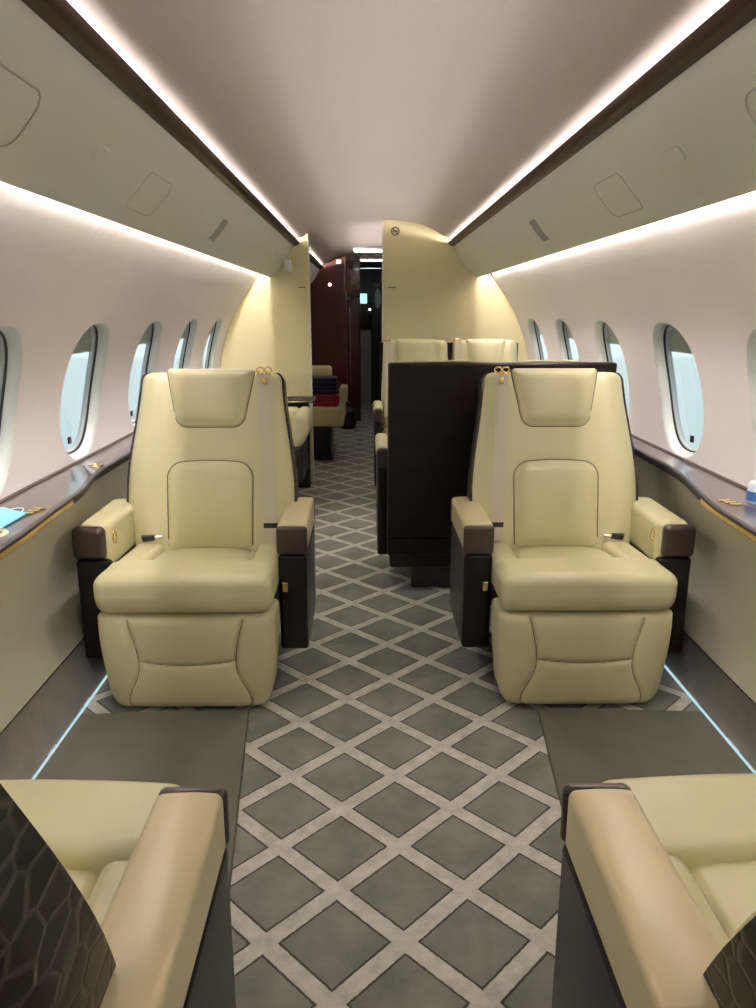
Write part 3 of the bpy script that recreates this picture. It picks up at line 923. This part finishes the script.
# ------------------------------------------------------------------ double seats of the conference group
def scaled(me, sx, dx=0, sy=1, sz=1):
    return me
def double_seat(loc, rz, label, LL):
    r = thing('double_seat', label, 'seat', loc, rz, 'double seats of the conference group')
    # local: facing -y, back at y = +.25
    W = .48
    for sg in (-1, 1):
        mb = MB().rbox((sg*.235, -.09, .42), (.455, .50, .13), .04, 5, 8, lambda p: (p[0], p[1], p[2]+.012*(1-(p[0]/.23)**2)*sm(0, .05, p[2])))
        mb.build('seat_cushion', 'cream', r, 70)
        mp = make_back_map(R(8), .17, .47)
        us = clus(40); vs = [i/20 for i in range(19)]+[.925, .95, .965, .98, .99, 1.]
        def hwf(v):
            w = .232-.014*sm(.3, 1, v); rr = .035; dz = (1-v)*LL
            if dz < rr: w -= rr-math.sqrt(max(0, rr*rr-(rr-dz)**2))
            return w
        def fw(u, v):
            e = max(0, 1-abs(u)**8)**.45*max(0, 1-max(0, (v-.9)/.1)**4)**.45
            return .05*e+.01*sm(.6, .8, abs(u))*e
        bf = lambda u, v: mp(sg*.237+u*hwf(v), v*LL, fw(u, v))
        bb = lambda u, v: mp(sg*.237+u*hwf(v), v*LL, -.03)
        mb = MB().grid(bf, us, vs).grid(bb, us, vs, True)
        for path in ([(u, 0) for u in us], [(u, 1) for u in us], [(-1, v) for v in vs], [(1, v) for v in vs]):
            a = [bf(*q) for q in path]; b = [bb(*q) for q in path]; n = len(a)
            mb.add(a+b, [(i, i+1, n+i+1, n+i) for i in range(n-1)])
        bk = mb.build('backrest', 'cream', r, 70)
        ol = rpoly([(-.10, LL-.19), (.10, LL-.19), (.135, LL+.002), (-.135, LL+.002)], [.04, .04, .014, .014], 8)
        MB().pad([(x+sg*.237, s_) for x, s_ in ol], .02, .060, .018, .012, mp).build('headrest', 'cream', bk, 70)
        # belt beside the headrest
        xb = sg*.237-.190
        MB().grid(lambda a, s_: mp(xb+a*.022, s_, .062), [-1, 0, 1], [.08+(LL-.09)*i/20 for i in range(21)]).grid(lambda a, s_: mp(xb+a*.022, s_, .056), [-1, 0, 1], [.08+(LL-.09)*i/20 for i in range(21)], True).build('shoulder_belt', 'belt', bk)
        q = Vector(mp(xb, LL-(.004 if LL > .59 else .05), .055))
        MB().rbox(q, (.05, .02, .016), .005).rbox(q+Vector((0, 0, -.022)), (.02, .02, .02), .004).build('belt_guide', 'gold', bk)
    # back shell: one wide dark panel leaning a little
    mpb = make_back_map(R(5), .242, .22)
    def slab(x0, x1, s0, s1, w0, w1, rr, mp_):
        pts = rpoly([(x0, s0), (x1, s0), (x1, s1), (x0, s1)], rr)
        return MB().pad(pts, w0, w1, 0., .008, lambda x, s_, w: mp_(x, s_, -w), 3).pad(pts, w0, w0+.001, 0, .0005, lambda x, s_, w: mp_(x, s_, -w), 3)
    fl = lambda x, s_, w: (x, .245+math.sin(R(5.))*s_-w*-1, .27+s_)
    flat = lambda x, s_, w: (x, .240+.085*s_+w, .27+s_)
    mb = MB()
    pts = rpoly([(-.478, 0), (.478, 0), (.478, .775), (-.478, .775)], [.006, .006, .010, .010])
    mb.pad(pts, 0., .055, .004, .012, flat, 3)
    mb.add([flat(p[0], p[1], 0.) for p in pts], [tuple(range(len(pts)))[::-1]])
    mb.build('back_shell', 'dark_panel', r, 50)
    MB().rbox((0, .235, .222), (.956, .075, .085), .008).build('base_skirt', 'dark_panel', r)
    for sg in (-1, 1):
        sd = MB().rbox((sg*.496, -.03, .38), (.05, .42, .46), .015, 4, 2).build('arm_panel', 'dark_panel', r)
        pd = MB().rbox((sg*.496, -.02, .635), (.062, .40, .06), .022, 5, 4).build('arm_pad', 'cream', r, 70)
        MB().rbox((sg*.496, -.238, .615), (.060, .045, .09), .02, 5, 3).build('arm_end_cap', 'dark_leather', r, 60)
        MB().rbox((sg*.496, .195, .615), (.060, .045, .09), .02, 5, 3).build('arm_end_cap', 'dark_leather', r, 60)
    MB().rbox((0, -.02, .235), (.93, .5, .26), .015).build('seat_frame', 'dark_panel', r)
    MB().rbox((0, 0.02, .06), (.72, .36, .12), .008).build('pedestal', 'dark_leather', r)
    return r
double_seat((.515, 3.54, 0), PI, 'dark backed double seat behind the right club seat, its wide dark panel facing the camera', .572)
double_seat((.515, 5.02, 0), 0, 'cream double seat against the right bulkhead, only its headrests showing', .600)

# low armchair and table against the left bulkhead
t = thing('low_armchair', 'low cream armchair by the left bulkhead, glimpsed past the left club seat', 'armchair', (-.74, 4.95, 0))
MB().rbox((0, 0, .375), (.46, .44, .15), .035, 5, 6).build('seat_cushion', 'cream', t, 70)
for sg in (-1, 1):
    MB().rbox((sg*.268, 0, .525), (.10, .46, .21), .045, 6, 6, lambda p: (p[0]-sg*.03*sm(0, .1, -p[2]), p[1], p[2])).build('armrest', 'cream', t, 70)
MB().rbox((0, .235, .50), (.46, .11, .24), .035, 5, 4).build('backrest', 'cream', t, 70)
MB().rbox((0, 0, .31), (.56, .42, .24), .02).rbox((0, .0, .10), (.36, .34, .2), .01).build('base', 'black', t)
t = thing('side_table', 'narrow dark wood table with gold edge in front of the left bulkhead', 'table', (-.70, 5.42, 0))
MB().rbox((0, 0, .644), (.56, .24, .022), .006).build('table_top', 'edge', t)
MB().rbox((0, -.121, .642), (.54, .006, .008), .002).build('gold_edge', 'gold', t)
MB().rbox((0, .04, .317), (.46, .10, .634), .01).build('base', 'dark_panel', t)

# ------------------------------------------------------------------ forward cabin
t = thing('low_lounge_chair', 'low cream lounge chair with dark pedestal beyond the left bulkhead opening', 'chair', (-.55, 6.75, 0))
MB().rbox((0, 0, .385), (.60, .72, .165), .03, 5, 6).build('seat_cushion', 'cream', t, 70)
MB().rbox((0, .05, .165), (.36, .58, .27), .01).rbox((0, .05, .015), (.40, .62, .028), .006).build('pedestal', 'black', t)
MB().rbox((.285, .22, .535), (.07, .30, .13), .02, 4, 2).build('armrest', 'cream', t, 70)
MB().rbox((.285, .06, .535), (.072, .03, .13), .012, 4, 2).build('arm_end_cap', 'belt', t, 70)
MB().rbox((-.06, .42, .62), (.46, .12, .29), .03, 5, 4).build('backrest', 'cream', t, 70)
def blanket(x, y, z, sx, sy, layers, th, mat, label, name='folded_blanket'):
    o = MB()
    for k in range(layers):
        o.rbox((x+random.uniform(-.006, .006), y+random.uniform(-.006, .006), z+th*(k+.5)), (sx-random.uniform(0, .015), sy-random.uniform(0, .015), th*.98), th*.45, 4, 4,
               lambda p: (p[0], p[1], p[2]+.002*math.sin(p[0]*40+p[1]*30)))
    o = o.build(name, mat, None, 70); recentre(o, (x, y, z)); tag(o, label, 'blanket')
blanket(-.46, 6.60, .4695, .34, .28, 3, .031, 'red', 'red folded blanket lying on the low cream chair')
blanket(-.47, 6.62, .5655, .33, .26, 4, .036, 'navy', 'navy blue folded blanket stacked on the red blanket')

def fwd_wall():
    xs = [-.74+(.46)*i/20 for i in range(21)]
    top = [(x, ceil_z(x)-.006) for x in xs][::-1]
    prof = [(-1.15, .0), (-.28, 0)]+top+[(-.95, 1.5), (-1.1, 1.1)]
    o = MB().prism(prof, YF, YF+.03).build('wall_forward', 'mahog', None, 20)
    return struct(o, 'dark red mahogany wall panel at the end of the forward cabin', 'wall')
fwd_wall()
struct(MB().rbox((-.285, YF-.006, .93), (.016, .02, 1.84), .004).build('trim_5', 'burl'))
t = thing('exit_placard', 'small white square placard high on the red mahogany wall', 'sign', (-.352, YF-.004, 1.76))
MB().rbox((0, 0, .02), (.052, .006, .044), .004).build('plate', 'white', t)
MB().rbox((0, -.0035, .02), (.032, .002, .004), .0008).rbox((0, -.0035, .029), (.022, .002, .004), .0008).build('lettering', 'red', t)
t = thing('wall_sconce', 'tiny bright lamp on the red mahogany wall under the strip', 'lamp', (-.455, YF-.012, 1.54))
MB().lathe([(0, -.014), (.012, -.014), (.015, 0), (0, 0)], n=16, rot=Matrix.Rotation(-PI/2, 3, 'X')).build('lens', 'lamp', t)
# column / tall cabinet beside the door
t = thing('tall_cabinet', 'tall dark wood cabinet with burl top beside the far doorway', 'cabinet', (-.205, 9.1, 0))
MB().rbox((0, 0, .70), (.155, .36, 1.40), .006).build('carcass', 'mahog', t)
MB().rbox((0, 0, 1.605), (.155, .36, .40), .01).build('upper_door', 'burl', t)
MB().rbox((-.04, -.188, .85), (.012, .012, .9), .004).build('pull_bar', 'chrome', t)
MB().lathe([(0, 0), (.010, 0), (.012, .006), (.008, .014), (0, .016)], (-.045, -.18, 1.42), 16, Matrix.Rotation(PI/2, 3, 'X')).build('knob', 'white', t)
# far galley
struct(MB().rbox((0, 11.5, .93), (2.4, .06, 1.86), .004).build('wall_galley_end', 'gray_door'), 'pale grey end wall of the galley', 'wall')
struct(MB().rbox((-.74, 10.05, .93), (.90, 2.82, 1.86), .004).build('wall_galley_left', 'mahog'), 'dark wood galley wall', 'wall')
struct(MB().rbox((.75, 9.5, .93), (1.0, 4.0, 1.86), .004).build('wall_galley_right', 'dark_panel'), 'dark wood galley wall', 'wall')
t = thing('galley_door', 'black door with pale oval plaque in the far galley doorway', 'door', (.105, 10.7, 0))
MB().rbox((0, 0, .82), (.20, .04, 1.64), .008).build('leaf', 'black', t)
ov = [(.040*math.cos(a), .135*math.sin(a)) for a in [2*PI*i/40 for i in range(40)]]
MB().pad([(x, z+1.43) for x, z in ov], .0, .014, .002, .004, lambda x, z, w: (x-.01, -.02-w, z), 4).build('oval_plaque', 'clear', t)
MB().rbox((0, -.024, 1.60), (.035, .01, .03), .004).build('door_sign', 'white', t)
t = thing('galley_unit', 'dark galley unit with small teal lit panel in far doorway', 'galley unit', (-.08, 10.95, 0))
MB().rbox((0, 0, .50), (.18, .30, 1.0), .01).build('base_unit', 'gray_door', t)
MB().rbox((0, .04, 1.20), (.18, .22, .38), .01).build('oven', 'black', t)
MB().rbox((-.02, -.074, 1.43), (.10, .02, .13), .01).build('lit_panel', 'teal', t)
MB().rbox((.01, -.06, 1.53), (.16, .16, .06), .006).build('top_shelf', 'gray_door', t)
MB().tube([(.06, -.12, .92), (.062, -.13, 1.10), (.075, -.14, 1.22)], .010, 8).build('handle_bar', 'chrome', t)
MB().lathe([(0, -.01), (.012, -.01), (.014, 0), (0, 0)], (.07, -.075, 1.285), 14, Matrix.Rotation(-PI/2, 3, 'X')).build('indicator', 'lamp', t)
for y, x0, x1, label in ((7.95, -.17, .11, 'bright ceiling light bar before the galley doorway'), (9.35, -.12, .14, 'second ceiling light bar farther inside the galley')):
    zz = ceil_z(0)-.004
    t = thing('ceiling_light', label, 'ceiling light', ((x0+x1)/2, y, zz-.03))
    MB().rbox((0, 0, .012), (x1-x0+.03, .20, .022), .005).build('housing', 'white', t)
    MB().rbox((0, 0, -.004), (x1-x0, .15, .012), .003).build('diffuser', 'lamp', t)
# dark bag on the floor
t = thing('black_bag', 'black bag on the floor at the end of the aisle', 'bag', (-.27, 8.38, 0))
MB().rbox((0, 0, .115), (.19, .26, .225), .05, 5, 4, lambda p: (p[0]*(1-.25*sm(0, .12, p[2])), p[1], p[2])).build('bag_body', 'black', t, 70)
MB().tube([(-.05, 0, .20), (-.045, 0, .27), (0, 0, .295), (.045, 0, .27), (.05, 0, .20)], .008, 8).build('handle', 'chrome', t)

# ------------------------------------------------------------------ bulkhead fittings
t = thing('no_smoking_sign', 'small round no-smoking emblem high on the right bulkhead', 'sign', (.150, YB-.004, 1.768))
ri = Matrix.Rotation(PI/2, 3, 'X')
MB().lathe([(0, .0), (.030, .0), (.031, .002), (.029, .004), (0, .004)], (0, .004, .03), 36, ri).build('disc', 'cream', t)
MB().tube([(.026*math.cos(a), -.001, .03+.026*math.sin(a)) for a in [2*PI*i/32 for i in range(32)]], .0040, 8, True).build('ring', 'dark_leather', t)
MB().tube([(-.019, -.001, .049), (.019, -.001, .011)], .0034, 6).build('slash', 'dark_leather', t)
MB().rbox((.0, -.001, .03), (.034, .003, .008), .001).build('cigarette', 'dark_leather', t)
for x, side in ((-.515, 'left'), (.125, 'right')):
    t = thing('coat_hanger_hook', 'slim recessed coat hook on the %s cream bulkhead' % side, 'hook', (x, YB-.003, 1.42))
    MB().rbox((0, 0, .0), (.075, .006, .018), .003).build('plate', 'bulk', t)
    MB().rbox((0.004, -.004, .0), (.056, .005, .006), .002).build('hook', 'dark_leather', t)

# ------------------------------------------------------------------ outside
o = MB().add([(-60, -60, -2.2), (60, -60, -2.2), (60, 60, -2.2), (-60, 60, -2.2)], [(0, 1, 2, 3)]).build('ground', plain('apron_concrete', (.40, .44, .45), .9, ns=.4))
struct(o, 'pale concrete apron outside the windows', 'ground')
W = bpy.data.worlds.new('sky'); bpy.context.scene.world = W; W.use_nodes = True
bg = W.node_tree.nodes['Background']; bg.inputs[0].default_value = (.76, .87, .91, 1); bg.inputs[1].default_value = .95

# ------------------------------------------------------------------ camera and view
cam = bpy.data.cameras.new('camera'); co = bpy.data.objects.new('camera', cam); C.objects.link(co)
co.location = (-.05, 0, 1.25); co.rotation_euler = (R(90-14.232), 0, R(-.807))
cam.sensor_fit = 'VERTICAL'; cam.sensor_height = 24; cam.lens = 24*757/1008; cam.clip_start = .02; cam.clip_end = 300
sc = bpy.context.scene
sc.camera = co
sc.view_settings.view_transform = 'Standard'; sc.view_settings.look = 'None'
sc.view_settings.gamma = 1; sc.view_settings.use_curve_mapping = False
sc.view_settings.exposure = 1.02
sc.cycles.use_denoising = True
sc.cycles.max_bounces = 12; sc.cycles.diffuse_bounces = 8
